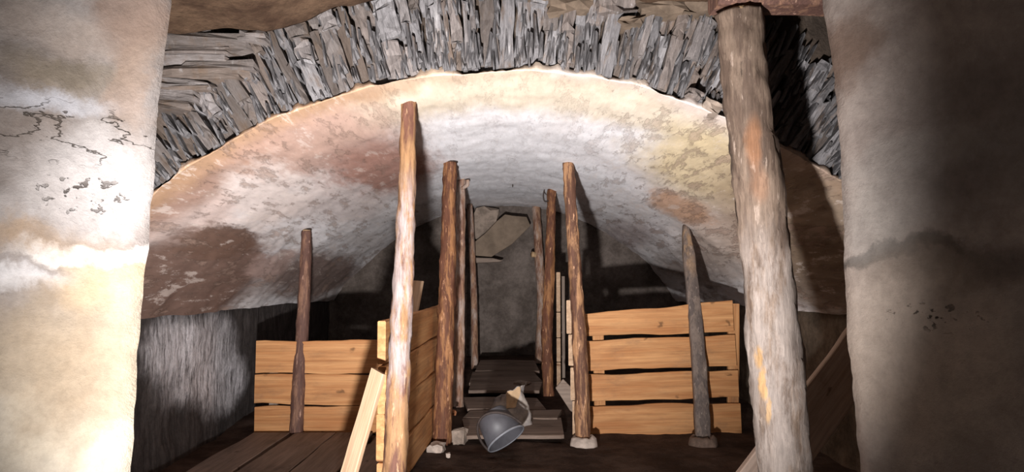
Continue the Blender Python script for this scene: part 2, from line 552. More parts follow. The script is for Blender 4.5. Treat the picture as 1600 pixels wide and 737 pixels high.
# --- soffit between the entrance and the vault
def soffit_z(x):
    return interp([(-2.2, 1.96), (-1.25, 1.985), (-.95, 2.00), (-.72, 2.07), (-.5, 2.13), (-.3, 2.2), (.3, 2.2), (.55, 2.12), (2.2, 2.07)], x)
def soffit_pos(a, b):
    x = -2.2 + 4.4 * a
    y = .2 + (2.74 - .2 + .035 * fn((x * 2, 3, 3), 2, 4)) * min(1, b * 1.08)
    z = soffit_z(x) + max(0, b - .93) * 3.0
    p = Vector((x, y, z)) * H
    return p + Vector((0, 0, .02 * fn(p, 2.6, 4) + .008 * fn(p, 11, 3)))
M['soffit'] = rough_wall_material('brown_soffit', (.05, .028, .018), (.13, .08, .05))
so = structure(grid('ceiling_entrance', 130, 60, soffit_pos, M['soffit']), 'brown plastered soffit over the entrance')

# --- slate arch ring in front of the vault
def ring_back(a, b):
    th = (2 * a - 1) * 1.25
    r = R + .012 + 1.0 * b
    p = Vector((r * math.sin(th), Y0 + .055, ZC - R + r * math.cos(th))) * H
    return p + Vector((0, .02 * fn(p, 5, 4), 0))
ring = structure(grid('wall_arch', 160, 24, ring_back, M['mortar']), 'arch face of thin slates set on edge')

rng = random.Random(11)
def slate_mesh(L, wa, wb, dep, rng):
    # outline in local x (thickness) and z (length), front at y=0
    pts = []
    n = 5
    for i in range(n + 1):
        t = i / n
        ww_ = (wa + (wb - wa) * t) * .5 * rng.uniform(.72, 1.08)
        pts.append((-ww_, t * L + (rng.uniform(-.02, .02) if 0 < i < n else 0)))
    top = [(wb * .1 * rng.uniform(-1, 1), L * rng.uniform(1.0, 1.05))]
    right = []
    for i in range(n, -1, -1):
        t = i / n
        ww_ = (wa + (wb - wa) * t) * .5 * rng.uniform(.72, 1.08)
        right.append((ww_, t * L + (rng.uniform(-.02, .02) if 0 < i < n else rng.uniform(-.03, .03) * (1 if i else .3))))
    ol = pts + top + right
    vs, fs = [], []
    tilt, roll = rng.uniform(-.05, .05), rng.uniform(-.9, .9)
    for x, z in ol: vs.append((x, tilt * z + roll * x * .5 + rng.uniform(-.006, .006), z))
    for x, z in ol: vs.append((x, dep, z))
    m = len(ol)
    cx = sum(p[0] for p in ol) / m
    # ridge points down the middle of the face
    mid = []
    for i in range(n + 1):
        z = L * i / n
        mid.append(len(vs)); vs.append((rng.uniform(-.2, .2) * wa, tilt * z + rng.uniform(-.012, .0), z))
    for i in range(n):
        fs.append((i, i + 1, mid[i + 1], mid[i]))
        a, b = m - 1 - i, m - 2 - i
        fs.append((a, mid[i], mid[i + 1], b))
    fs.append((n, n + 1, mid[n])); fs.append((n + 1, n + 2, mid[n]))
    for i in range(m):
        j = (i + 1) % m
        fs.append((j, i, i + m, j + m))
    return vs, fs
CEN = Vector((0, 0, (ZC - R) * H))
def slate_frame(th, r, yoff, spin=0.0):
    rad = Vector((math.sin(th + spin), 0, math.cos(th + spin)))
    tan = Vector((math.cos(th + spin), 0, -math.sin(th + spin)))
    pos = CEN + Vector((math.sin(th), 0, math.cos(th))) * (r * H) + Vector((0, (Y0 + yoff) * H, 0))
    m = Matrix((tan, Vector((0, 1, 0)), rad)).transposed().to_4x4()
    m.translation = pos
    return m
count = 0
sliv_v, sliv_f = [], []
def add_slate(m, L, wa, wb, dep):
    global count
    vs, fs = slate_mesh(L, wa, wb, dep, rng)
    left = m.translation.x < -.55 * H
    o = mesh_obj('slate', vs, fs, M['slate_brown'] if rng.random() < (.7 if left else .22) else M['slate'], False)
    o.parent = ring
    o.matrix_basis = m
    count += 1
th = -.685
while th < .70:
    step = rng.choice((.011, .014, .018, .022, .028, .036))
    wmm = step * R * H
    tm = th + step / 2
    tot = rng.uniform(.36, .46)
    r = R + rng.uniform(.014, .024)
    lean = .10 * math.sin(tm * 5) + rng.uniform(-.06, .06) - (.10 if tm < -.35 else 0) + (.12 if tm > .4 else 0)
    first = True
    while r < R + tot - .06:
        L = rng.choice((.12, .17, .22, .28, .36))
        L = min(L, R + tot - r)
        if count < 285:
            k = (r / R)
            dl = Matrix.Rotation(0, 4, 'Y')
            yo = rng.uniform(-.025, .03) - (0 if first else rng.uniform(0, .02))
            add_slate(slate_frame(tm + rng.uniform(-.003, .003), r, yo, lean * .6), L * H, wmm * 1.05 * k, wmm * 1.15 * k * rng.uniform(.6, 1.15), .12)
        r += L * rng.uniform(.9, 1.0)
        first = False
    th += step
print('ring slates', count)
# thin slivers wedged between the slates
for i in range(650):
    tt = rng.uniform(-.70, .71)
    L = rng.uniform(.04, .16) * H
    wd = rng.uniform(.004, .012)
    m = slate_frame(tt, R + .01 + (rng.random() ** 1.6) * .36, rng.uniform(-.03, .0), rng.uniform(-.14, .14))
    vs = [(-wd, 0, 0), (wd, 0, L * .05), (wd * .8, .01, L * .93), (-wd * .3, .012, L), (-wd, .06, 0), (wd, .06, 0), (wd, .06, L), (-wd, .06, L), (0, -.012, L * .4)]
    fs = [(0, 1, 8), (1, 2, 8), (2, 3, 8), (3, 0, 8), (1, 0, 4, 5), (2, 1, 5, 6), (3, 2, 6, 7), (0, 3, 7, 4)]
    b = len(sliv_v)
    sliv_v += [m @ Vector(v) for v in vs]
    sliv_f += [tuple(b + k for k in f) for f in fs]
so2 = mesh_obj('slate_sliver', sliv_v, sliv_f, M['slate'], False)
so2.parent = ring
so2['kind'] = 'stuff'

# flat-bedded slabs beside the arch on the left, and blocks over its right shoulder
def rock_mesh(sx, sy, sz, rng, sub=2, rough=.18):
    bm = bmesh.new()
    bmesh.ops.create_cube(bm, size=1.0)
    bmesh.ops.subdivide_edges(bm, edges=bm.edges[:], cuts=sub, use_grid_fill=True)
    off = Vector((rng.uniform(0, 50), rng.uniform(0, 50), rng.uniform(0, 50)))
    for v in bm.verts:
        q = v.co.copy()
        q = q.lerp(q.normalized() * .62, .25)
        q += noise.noise_vector(q * 2.4 + off) * rough
        v.co = Vector((q.x * sx, q.y * sy, q.z * sz))
    me = bpy.data.meshes.new('rock')
    bm.to_mesh(me); bm.free()
    return me
def rock(name, loc, dims, mat, rng, rot=(0, 0, 0), parent=None, rough=.18):
    me = rock_mesh(*dims, rng, 2, rough)
    me.name = name
    me.materials.append(mat)
    o = bpy.data.objects.new(name, me)
    C.objects.link(o)
    from mathutils import Euler
    o.matrix_basis = Matrix.Translation(loc) @ Euler(rot).to_matrix().to_4x4()
    if parent: o.parent = parent
    return o
for (u0, u1, v, hpx) in ((245, 385, 72, 26), (240, 360, 97, 20), (240, 380, 118, 18), (240, 330, 135, 12), (245, 360, 86, 8),
                         (238, 310, 152, 14), (236, 330, 143, 7), (234, 300, 168, 12), (300, 400, 108, 12), (380, 420, 62, 14)):
    a, b = at(u0, v, Y0 - .02), at(u1, v, Y0 - .02)
    c = (a + b) / 2
    rock('bedded_slab', c + Vector((0, .05, 0)), ((b - a).length * 1.08, .22, hpx * 1.25 * Y0 * H / F), M['slate_flat'], rng, (0, rng.uniform(-.06, .06), 0), ring, .13)
for (u, v, wpx, hpx) in ((890, 6, 70, 40), (962, 12, 62, 28), (1030, 14, 80, 34), (1090, 10, 60, 40), (830, -12, 60, 30), (985, 38, 40, 14)):
    c = at(u, v, Y0)
    rock('shoulder_block', c + Vector((0, .06, 0)), (wpx * Y0 * H / F, .25, hpx * Y0 * H / F), M['shoulder'] if u != 962 else M['slate'], rng, (0, rng.uniform(-.2, .2), 0), ring, .2)
for (u, v, wpx, hpx) in ((1110, 168, 30, 18), (1085, 150, 26, 14)):
    c = at(u, v, Y0 - .01)
    rock('springer_stone', c + Vector((0, .04, 0)), (wpx * Y0 * H / F, .16, hpx * Y0 * H / F), M['stone'] if v > 160 else M['slate'], rng, (0, rng.uniform(-.5, .5), 0), ring, .2)

# ------------------------------------------------------------------ posts
def sweep(pts, rads, seg=22, rings=70, rough=.010, seed=0, cap=True, flat=1.0):
    # Catmull-Rom through pts, with noisy bark
    pts = [Vector(p) for p in pts]
    n = len(pts) - 1
    def cr(i, t):
        p0, p1, p2, p3 = pts[max(i - 1, 0)], pts[i], pts[i + 1], pts[min(i + 2, n)]
        return .5 * ((2 * p1) + (p2 - p0) * t + (2 * p0 - 5 * p1 + 4 * p2 - p3) * t * t + (3 * p1 - p0 - 3 * p2 + p3) * t ** 3)
    cs, rs = [], []
    for k in range(rings + 1):
        s = k / rings * n
        i = min(int(s), n - 1); t = s - i
        cs.append(cr(i, t)); rs.append(rads[i] + (rads[i + 1] - rads[i]) * t)
    vs, fs = [], []
    sd = Vector((seed * 3.7, seed * 1.3, 0))
    for k, (c, r) in enumerate(zip(cs, rs)):
        d = (cs[min(k + 1, rings)] - cs[max(k - 1, 0)]).normalized()
        ax = d.cross(Vector((0, 1, 0))).normalized(); ay = ax.cross(d).normalized()
        for j in range(seg):
            a = 2 * math.pi * j / seg
            q = Vector((math.cos(a) * 1.6, math.sin(a) * 1.6, c.z * 2.2)) + sd
            lump = r * (.10 * fn(q, .8, 3) + .05 * fn(q * 2.0, 1.5, 3)) + rough * fn(Vector((q.x * 2.5, q.y * 2.5, q.z * 2.0)), 2.2, 3)
            rr = r + lump
            vs.append(c + ax * (math.cos(a) * rr) + ay * (math.sin(a) * rr * flat))
    for k in range(rings):
        for j in range(seg):
            j2 = (j + 1) % seg
            fs.append((k * seg + j, k * seg + j2, (k + 1) * seg + j2, (k + 1) * seg + j))
    if cap:
        fs.append(tuple(range(seg))[::-1]); fs.append(tuple(rings * seg + j for j in range(seg)))
    return vs, fs, cs, rs

def post(name, path, rads, mat, label, seed, group=None, rough=.010, flat=1.0, cat='post', extra=None, rings=80, top_cap=True):
    base = Vector(path[0])
    t = thing(name, base, label, cat, group)
    vs, fs, cs, rs = sweep(path, rads, 22, rings, rough, seed, True, flat)
    mesh_obj('trunk', vs, fs, mat, True, t)
    if top_cap:
        d = (cs[-1] - cs[-3]).normalized()
        v2, f2, _, _ = sweep([cs[-1] - d * .004, cs[-1] + d * .006], [rs[-1] * .93, rs[-1] * .86], 18, 2, .0, seed, True, flat)
        mesh_obj('cut_end', v2, f2, M['end_grain'], False, t)
    return t, cs, rs
def px(r_px, Y): return r_px * Y * H / F

RED, ORANGE = (.13, .055, .032), (.42, .20, .085)
M['log_a'] = log_material('peeled_log_limewashed', (.14, .062, .042), (.30, .165, .08), (.35, .28, .265), .47, .50, (.66, 1.70))
M['log_b'] = log_material('red_bark_log', (.125, .05, .028), (.31, .145, .062), None, .54)
M['log_c'] = log_material('dull_red_log', (.20, .10, .065), (.36, .21, .13), (.45, .35, .30), .5, .55)
M['log_e'] = log_material('dark_bark_log', (.13, .062, .040), (.40, .215, .11), None, .52)
M['log_h'] = log_material('brown_bark_log', (.12, .062, .048), (.24, .13, .085), None, .56)
M['timber_grey'] = log_material('grey_split_timber', (.12, .095, .085), (.20, .155, .13), (.34, .22, .13), .5, .55, (1.38, 1.9))

# post a : near left, pale
pa_t = at_vault(639, 157)
Ya = pa_t.y / H
pa = [at(616, 737, Ya)]; pa.insert(0, Vector((pa[0].x - .012, pa_t.y, -.01)))
path_a = [pa[0], at(620, 650, Ya), at(629, 470, Ya), at(635, 320, Ya), pa_t]
post('log_prop', path_a, [px(19, Ya), px(17.5, Ya), px(15.5, Ya), px(13, Ya), px(11.5, Ya)], M['log_a'],
     'tall pale peeled log prop with limewash smears at the near end of the plank partition', 1, 'log props under the vault')
# b
def two(u0, v0, u1, v1, mids=(), dz=-.01):
    b = at_floor(u0, v0); t_ = at_vault(u1, v1)
    out = [b + Vector((0, 0, dz))]
    for (u, v) in mids:
        k = (v0 - v) / (v0 - v1)
        out.append(at(u, v, (b.y + (t_.y - b.y) * k) / H))
    out.append(t_)
    print('post', (u0, v0), 'Yb %.2f Yt %.2f' % (b.y / H, t_.y / H))
    return out, b.y / H
pb, Yb = two(690, 692, 703, 253, ((695, 560), (700, 400)))
tb, cs, rs = post('log_prop', pb, [px(14.5, Yb), px(13.5, Yb), px(12.5, Yb), px(10.5, Yb)], M['log_b'],
     'thick red-barked log prop with an iron plate on its head, beside the plank partition end', 2, 'log props under the vault', .014, top_cap=False)
v2, f2, _, _ = sweep([cs[-1] + Vector((-.002, 0, -.004)), cs[-1] + Vector((-.002, 0, .022))], [.066, .072], 18, 2, .004, 3)
mesh_obj('head_plate', v2, f2, M['iron'], False, tb)['label'] = 'dark iron head plate'
# c with a side peg
pc, Yc = two(715, 633, 721, 281, ((717, 520), (719, 400)))
tc, cs, rs = post('log_prop', pc, [px(9.5, Yc), px(8.5, Yc), px(7.5, Yc), px(6.5, Yc)], M['log_c'],
     'slim dull log prop with a short head peg, just behind the thick red-barked prop', 4, 'log props under the vault', .007)
v2, f2, _, _ = sweep([cs[-1] + Vector((.0, -.03, -.085)), cs[-1] + Vector((.055, -.035, -.055)), cs[-1] + Vector((.06, -.035, -.005))], [.016, .02, .018], 10, 10, .003, 5)
mesh_obj('peg', v2, f2, M['log_c'], True, tc)
# d
pd_, Yd = two(742, 575, 734, 320, ((740, 450),))
post('log_prop', pd_, [px(5.6, Yd), px(5.0, Yd), px(4.6, Yd)], M['log_c'],
     'thin smooth log prop beside the slanting board at the back wall', 6, 'log props under the vault', .004)
# e
pe, Ye = two(911, 692, 888, 255, ((909, 600), (902, 470), (893, 345)))
post('log_prop', pe, [px(11.5, Ye), px(11, Ye), px(10.5, Ye), px(9.5, Ye), px(8.3, Ye)], M['log_e'],
     'crooked dark-barked log prop standing in a pale cement footing at the gap-slatted pen corner', 7, 'log props under the vault', .010)
# f with a hook
pf, Yf = two(857, 617, 862, 296, ((855, 530), (859, 410)))
tf, cs, rs = post('log_prop', pf, [px(9, Yf), px(8.5, Yf), px(8, Yf), px(7, Yf)], M['log_b'],
     'knotty log prop with a bent iron hook near its head', 8, 'log props under the vault', .010)
hk = cs[-1]
v2, f2, _, _ = sweep([hk + Vector((-.03, -.035, -.12)), hk + Vector((-.075, -.05, -.125)), hk + Vector((-.088, -.05, -.07)), hk + Vector((-.082, -.05, -.02))], [.008, .008, .007, .005], 8, 16, 0, 1)
mesh_obj('hook', v2, f2, M['iron'], True, tf)['label'] = 'bent iron hook'
# g
pg, Yg = two(843, 567, 838, 323, ((846, 470), (842, 400)))
tg, cs, rs = post('log_prop', pg, [px(7.5, Yg), px(7, Yg), px(7, Yg), px(6.5, Yg)], M['log_c'],
     'rough log prop with a pale sawn stub, nearest the back wall beside the hooked prop', 9, 'log props under the vault', .006)
k = cs[54]
v2, f2, _, _ = sweep([k + Vector((-.02, 0, .0)), k + Vector((-.085, -.05, .005))], [.034, .036], 12, 6, .003, 2)
mesh_obj('stub', v2, f2, M['end_grain'], True, tg)['label'] = 'pale sawn branch stub'
# h
ph, Yh = two(463, 681, 479, 361, ((468, 580), (475, 470)))
post('log_prop', ph, [px(10.5, Yh), px(10.5, Yh), px(9.5, Yh), px(7.5, Yh)], M['log_h'],
     'brown log prop standing on the grey platform planks before the three-board partition', 10, 'log props under the vault', .008)
# i : flat split timber
bi = at_floor(1099, 692); ti = at_vault(1073, 352)
def split_timber(name, b, t_, label):
    o = thing(name, b, label, 'post')
    W0, T0 = px(12, 4.5), .06
    NS = 40
    vs, fs = [], []
    for k in range(NS + 1):
        s = k / NS
        c = b.lerp(t_, s) + Vector((.012 * math.sin(s * 4), 0, -.01 if k == 0 else 0))
        wv = W0 * (1 - .18 * s)
        if s > .86: wv *= 1 - .52 * (s - .86) / .14
        for j in range(12):
            a = 2 * math.pi * j / 12
            ca, sa = math.cos(a), math.sin(a)
            e = .35
            x = math.copysign(abs(ca) ** e, ca) * wv
            y = math.copysign(abs(sa) ** e, sa) * T0 * .6
            q = Vector((x * 20, y * 20, s * 14))
            vs.append(c + Vector((x + .006 * fn(q, 1, 3), y + .006 * fn(q + Vector((5, 5, 5)), 1, 3), 0)))
    for k in range(NS):
        for j in range(12):
            j2 = (j + 1) % 12
            fs.append((k * 12 + j, k * 12 + j2, (k + 1) * 12 + j2, (k + 1) * 12 + j))
    fs.append(tuple(range(12))[::-1]); fs.append(tuple(NS * 12 + j for j in range(12)))
    mesh_obj('shaft', vs, fs, M['timber_grey'], True, o)
    return o
split_timber('split_timber_prop', bi, ti, 'flat grey split-timber prop with a tapered head before the gap-slatted partition')
# j : near right
Yj = 2.3
pj = [at(1238, 800, Yj), at(1228, 737, Yj), at(1207, 520, Yj), at(1187, 300, Yj), at(1166, 150, Yj), at(1153, 22, Yj)]
pj[0] = Vector((pj[0].x + .01, pj[0].y, -.01))
sc1, sc2, sc3 = at(1188, 560, Yj - .06), at(1194, 600, Yj - .06), at(1200, 640, Yj - .06)
M['log_j'] = log_material('dusty_grey_log', (.115, .078, .058), (.19, .135, .10), (.29, .24, .21), .5, .48, (-.2, 1.35),
    [(sc1, (.011, .06, .045), .95, (.46, .28, .13), .3), (sc2, (.010, .06, .06), .95, (.46, .28, .13), .3), (sc3, (.008, .06, .05), .9, (.42, .27, .14), .3),
     (at(1176, 225, Yj - .06), (.025, .08, .10), .7, (.27, .125, .06), .5), (at(1185, 290, Yj - .06), (.03, .08, .06), .5, (.26, .13, .07), .5)])
post('log_prop', pj, [px(42, Yj), px(40, Yj), px(39, Yj), px(37, Yj), px(36, Yj), px(35, Yj)], M['log_j'],
     'thickest dusty grey log prop with a pale split scar, beside the right entrance wall', 12, 'log props under the vault', .012, rings=120)
# beam stub over post j
def beam(name, a, b, w_, h_, mat, label, cat):
    o = plank_obj(name, a, b, Vector((0, 0, 1)), h_, w_, mat, 5, .01)
    return tag(o, label, cat)

# ------------------------------------------------------------------ planks
def plank_mesh(L, W, T, seed, wav=.012, n=18, ragged=0.0):
    rg = random.Random(seed)
    vs, fs = [], []
    c = min(T, W) * .12
    for i in range(n + 1):
        x = L * i / n
        up = wav * fn((x * 1.3, seed * 2.1, 0), 1.6, 3)
        dn = wav * fn((x * 1.3, seed * 2.1, 40), 1.6, 3)
        bow = .25 * wav * fn((x, seed, 80), 1.0, 2)
        rz = ragged * rg.uniform(-1, 1) if i in (0, n) else 0
        z0, z1 = dn, W + up
        y0, y1 = bow - T / 2, bow + T / 2
        for (y, z) in ((y0, z0 + c), (y0, z1 - c), (y0 + c, z1), (y1 - c, z1), (y1, z1 - c), (y1, z0 + c), (y1 - c, z0), (y0 + c, z0)):
            vs.append((x + rz * (z / W - .5) * 2, y, z))
    for i in range(n):
        for j in range(8):
            j2 = (j + 1) % 8
            fs.append((i * 8 + j, (i + 1) * 8 + j, (i + 1) * 8 + j2, i * 8 + j2))
    fs.append(tuple(range(8))); fs.append(tuple(n * 8 + j for j in range(8))[::-1])
    return vs, fs
def plank_obj(name, a, b, up, W, T, mat, seed, wav=.012, parent=None, ragged=0.0):
    """plank from a to b (bottom edge centre line), width along up"""
    a, b = Vector(a), Vector(b)
    x = (b - a).normalized()
    z = (Vector(up) - x * x.dot(Vector(up))).normalized()
    y = z.cross(x)
    vs, fs = plank_mesh((b - a).length, W, T, seed, wav, 18, ragged)
    o = mesh_obj(name, vs, fs, mat, False)
    m = Matrix((x, y, z)).transposed().to_4x4(); m.translation = a
    o.matrix_basis = m
    if parent: set_parent(o, parent)
    return o
UP = Vector((0, 0, 1))
beam('lintel_beam', (.70 * H, 2.31 * H, 1.925 * H), (1.5 * H, 2.32 * H, 1.92 * H), .15, .16, M['log_h'],
     'dark timber beam resting on the thickest dusty log prop', 'beam')

# left back partition, three boards facing the entrance
YP = 4.75
t = thing('board_partition', at_floor(500, 680), 'three-board pine partition across the left pen beside the pale wall patch', 'partition')
rows = [(531, 531, 583), (583, 583, 632), (634, 634, 677)]
for i, (vl, vr, vb) in enumerate(rows):
    a, b = at(400 - (2 if i else 0), vb + (1 if i == 2 else -1), YP), at(640, vb - 1, YP)
    zt = at(500, vl, YP).z
    plank_obj('plank', a, b, UP, zt - a.z - .004, .03, M['plank'], 20 + i, .02, t)
for u in (420, 600):
    a = at(u, 676, YP + .04)
    plank_obj('batten', a, a + Vector((0, 0, .70)), Vector((1, 0, 0)), .07, .04, M['plank_old'], 30 + u, .004, t)

# left corridor partition, four boards running back
xa, xb = -.555, -.455
YA, YB = 3.2, 5.2
t = thing('board_partition', (xa * H, YA * H, 0), 'four-board pine partition running back from the pale limewashed prop', 'partition')
zz = [0.015, .215, .425, .64, .84]
for i in range(4):
    a = Vector((xa * H - .01 * (i % 2), YA * H + .03 * (i % 2), zz[i] * H))
    b = Vector((xb * H, YB * H, (zz[i] + .01 * i) * H))
    plank_obj('plank', a, b, UP, (zz[i + 1] - zz[i]) * H - .006, .045, M['plank'] if i < 3 else M['plank'], 40 + i, .014, t)
for yy in (3.5, 4.4):
    plank_obj('batten', ((xa + (xb - xa) * (yy - YA) / (YB - YA)) * H - .06, yy * H, .06), ((xa + (xb - xa) * (yy - YA) / (YB - YA)) * H - .06, yy * H, .98), Vector((0, 1, 0)), .07, .04, M['plank_old'], 60 + int(yy), .004, t)

# right partition, four boards with gaps
YR = 4.82
t = thing('board_partition', at_floor(1030, 680), 'four-board pine partition with dark gaps between its boards, closing the right pen', 'partition')
rowsR = [((489, 466), (525, 518)), ((529, 521), (579, 570)), ((584, 575), (626, 620)), ((631, 627), (682, 676))]
for i, ((tl, tr), (bl_, br_)) in enumerate(rowsR):
    ul, ur = (913 + 2 * i, 1146 + 4 * i)
    a, b = at(ul, bl_, YR), at(ur, br_, YR)
    wv = ((at(ul, bl_, YR) - at(ul, tl, YR)).length + (b - at(ur, tr, YR)).length) / 2
    o = plank_obj('plank', a, b, UP, wv - .008, .03, M['plank'], 70 + i, .016, t)
    if i == 0:                             # the top board widens to one side
        me = o.data
        for v in me.vertices:
            if v.co.z > wv * .5: v.co.z += (v.co.x / (b - a).length - .5) * .085
for u in (930, 1136):
    a = at(u, 678, YR + .045)
    plank_obj('batten', a, Vector((a.x + (.03 if u > 1000 else -.02), a.y, at(u, 496 if u < 1000 else 474, YR).z)), Vector((1, 0, 0)), .09, .04, M['plank'], 80 + u % 7, .004, t)

# right corridor partitions seen almost edge on
def edge_partition(p0, p1, zs, label, seed, rake=0.0):
    t = thing('board_partition', (p0[0] * H, p0[1] * H, floor_z(p0[1] * H)), label, 'partition')
    for i in range(len(zs) - 1):
        f0, f1 = floor_z(p0[1] * H), floor_z(p1[1] * H)
        a = Vector(((p0[0] - rake * i) * H, p0[1] * H, zs[i] * H)); b = Vector((p1[0] * H, p1[1] * H, zs[i] * H))
        plank_obj('plank', a, b, UP, (zs[i + 1] - zs[i]) * H - .008, .04, M['plank_pale'], seed + i, .010, t)
    for k in (.3, .8):
        q = Vector(((p0[0] + (p1[0] - p0[0]) * k) * H + .05, (p0[1] + (p1[1] - p0[1]) * k) * H, zs[0] * H))
        plank_obj('batten', q, q + Vector((0, 0, (zs[-1] - zs[0]) * H * .96)), Vector((0, 1, 0)), .07, .04, M['plank_old'], seed + 9, .004, t)
    return t
edge_partition((.452, 4.66), (.60, 6.0), [.02, .25, .47, .68, .905], 'board partition seen edge-on behind the crooked dark-barked prop', 100, .012)
edge_partition((.455, 6.12), (.55, 7.3), [.12, .34, .55, .77, 1.12], 'board partition seen edge-on beside the hooked prop', 120)
# left far corridor boards
t = thing('board_partition', (-.42 * H, 5.6 * H, floor_z(5.6 * H)), 'dim board partition between the slim props deep in the passage', 'partition')
for i in range(5):
    z = .10 + i * .19
    plank_obj('plank', (-.43 * H, 5.5 * H, z * H), (-.42 * H, 7.3 * H, (z + .06) * H), UP, .18 * H, .035, M['plank_old'], 140 + i, .01, t)
for yy in (5.8, 6.9):
    plank_obj('batten', (-.43 * H - .05, yy * H, floor_z(yy * H)), (-.43 * H - .05, yy * H, 1.1 * H), Vector((0, 1, 0)), .07, .04, M['plank_old'], 150, .004, t)

# loose boards
a, b = at(519, 790, 3.02), at(582, 576, 3.06)
a = a + (b - a) * ((.062 - a.z) / (b.z - a.z))
tag(plank_obj('leaning_plank', a, b, Vector((1, -.5, .3)), .088, .030, M['plank_pale'], 160, .008, None, .02),
    'pale split plank leaning against the end of the four-board partition', 'plank')
b = at(651, 438, 4.6)
a = Vector((b.x - .19, 4.30 * H, .078))
tag(plank_obj('leaning_plank', a, b - Vector((.03, 0, 0)), Vector((1, 0, -.2)), .085, .03, M['plank_pale'], 161, .006, None, .03),
    'pale plank end sticking up above the four-board partition behind the pale prop', 'plank')
a, b = at(1105, 800, 2.75), at(1345, 486, 3.35)
a = a + (b - a) * ((.02 - a.z) / (b.z - a.z))
M['plank_dusty'] = plank_material('dusty_wide_board', (.40, .29, .23), (.52, .40, .33), (.12, .07, .05), .25)
tag(plank_obj('leaning_plank', a - Vector((0, 0, 0)), b, Vector((1, .25, -.55)), .27, .04, M['plank_dusty'], 162, .014),
    'wide dusty board leaning behind the thickest dusty prop by the right wall', 'plank')

# platform planks in the left pen
t = thing('plank_platform', (-1.1 * H, 3.9 * H, 0), 'grey floor planks laid lengthwise in the left pen', 'platform')
xs = [-1.66, -1.40, -1.12, -.86, -.62]
for i in range(4):
    a = Vector(((xs[i] + .012) * H, 3.0 * H, .035)); b = Vector(((xs[i] + .012 + .02 * (i % 2)) * H, 4.68 * H, .03))
    plank_obj('plank', a, b, Vector((1, 0, 0)), (xs[i + 1] - xs[i] - .02) * H, .04, M['plank_grey'], 170 + i, .012, t)
for yy in (3.3, 4.4):
    plank_obj('bearer', (-1.64 * H, yy * H, -.01), (-.66 * H, yy * H, -.01), Vector((0, 1, 0)), .09, .055, M['plank_grey'], 180, .004, t)

# boardwalk in the passage
t = thing('plank_walkway', (0, 5.0 * H, floor_z(5 * H)), 'dusty planks laid across the passage floor behind the bucket', 'walkway')
for i, (y0, wd, x0, x1, dz, tilt, sk) in enumerate(((4.56, .40, -.27, .385, .022, .0, .02), (4.98, .20, -.285, .37, .03, .012, -.05), (5.20, .34, -.285, .285, .03, -.012, .06),
        (5.62, .30, -.29, .285, .075, .0, .0), (5.95, .44, -.29, .285, .05, .01, .03), (6.42, .5, -.27, .28, .05, 0, -.02))):
    z = floor_z((y0 + wd / 2) * H) + dz
    plank_obj('plank', (x0 * H, y0 * H, z), (x1 * H, (y0 + sk) * H, z + tilt), Vector((0, 1, .085)), wd * H, .03, M['plank_grey'], 190 + i, .03, t, .03)

# back of the passage
rng = random.Random(5)
YK = 7.25
def extruded(name, poly, Y, T, mat, parent=None, dy=0.0):
    f = [at(u, v, Y) for u, v in poly]
    f = [Vector((p.x, p.y + dy * (p.z - f[0].z), p.z)) for p in f]
    m = len(f)
    vs = f + [p + Vector((0, T, 0)) for p in f]
    fs = [tuple(range(m))] + [tuple(range(2 * m - 1, m - 1, -1))] + [((i + 1) % m, i, i + m, (i + 1) % m + m) for i in range(m)]
    o = mesh_obj(name, vs, fs, mat, False)
    bm = bmesh.new(); bm.from_mesh(o.data)
    bmesh.ops.recalc_face_normals(bm, faces=bm.faces[:])
    bmesh.ops.bevel(bm, geom=bm.edges[:], offset=.004, segments=1, affect='EDGES')
    bm.to_mesh(o.data); bm.free()
    return o
tag(extruded('slanting_board', [(741, 399), (768, 401), (800, 381), (829, 352), (823, 338), (800, 336), (789, 334), (776, 345), (758, 364), (742, 377)], 7.3, .06, M['slab'], dy=.1),
    'wide broken board slanting across the top of the back wall', 'board')
tag(extruded('ledge_board', [(738, 402), (770, 403), (786, 407), (780, 409), (738, 411)], 7.32, .12, M['plank_old']),
    'short ledge board fixed under the slanting board', 'board')
rock('hanging_block', at(757, 350, 7.5), (px(36, 7.5), .2, px(52, 7.5)), M['stone'], rng, (0, .2, 0), None, .15)
tag(bpy.data.objects['hanging_block'], 'grey stone block above the slanting board at the back wall', 'stone')

# post footings
def footing(u, v, ro, label):
    c = at_floor(u, v)
    vs, fs = [], []
    seg = 28
    prof = [(ro * .52, .0), (ro * .56, .05), (ro * .72, .058), (ro * .95, .045), (ro * 1.05, .0), (ro * 1.05, -.02)]
    for j in range(seg):
        a = 2 * math.pi * j / seg
        for r, z in prof:
            q = Vector((math.cos(a) * 2, math.sin(a) * 2, r * 9 + v))
            rr = r * (1 + .10 * fn(q, 1.2, 3))
            vs.append(c + Vector((math.cos(a) * rr, math.sin(a) * rr, z * (1 + .3 * fn(q + Vector((7, 0, 0)), 1.3, 3)))))
    n = len(prof)
    for j in range(seg):
        j2 = (j + 1) % seg
        for i in range(n - 1):
            fs.append((j * n + i, j2 * n + i, j2 * n + i + 1, j * n + i + 1)[::-1])
    return tag(mesh_obj('footing', vs, fs, M['cement'], True), label, 'footing')
footing(912, 693, px(20, 4.5), 'round pale cement footing around the crooked dark-barked prop')
M['cement_d'] = plain('soiled_cement', (.20, .14, .11), .9, .15, .45, 12, .006)
o = footing(1098, 693, px(21, 4.5), 'soiled round cement footing around the flat split-timber prop')
o.data.materials[0] = M['cement_d']

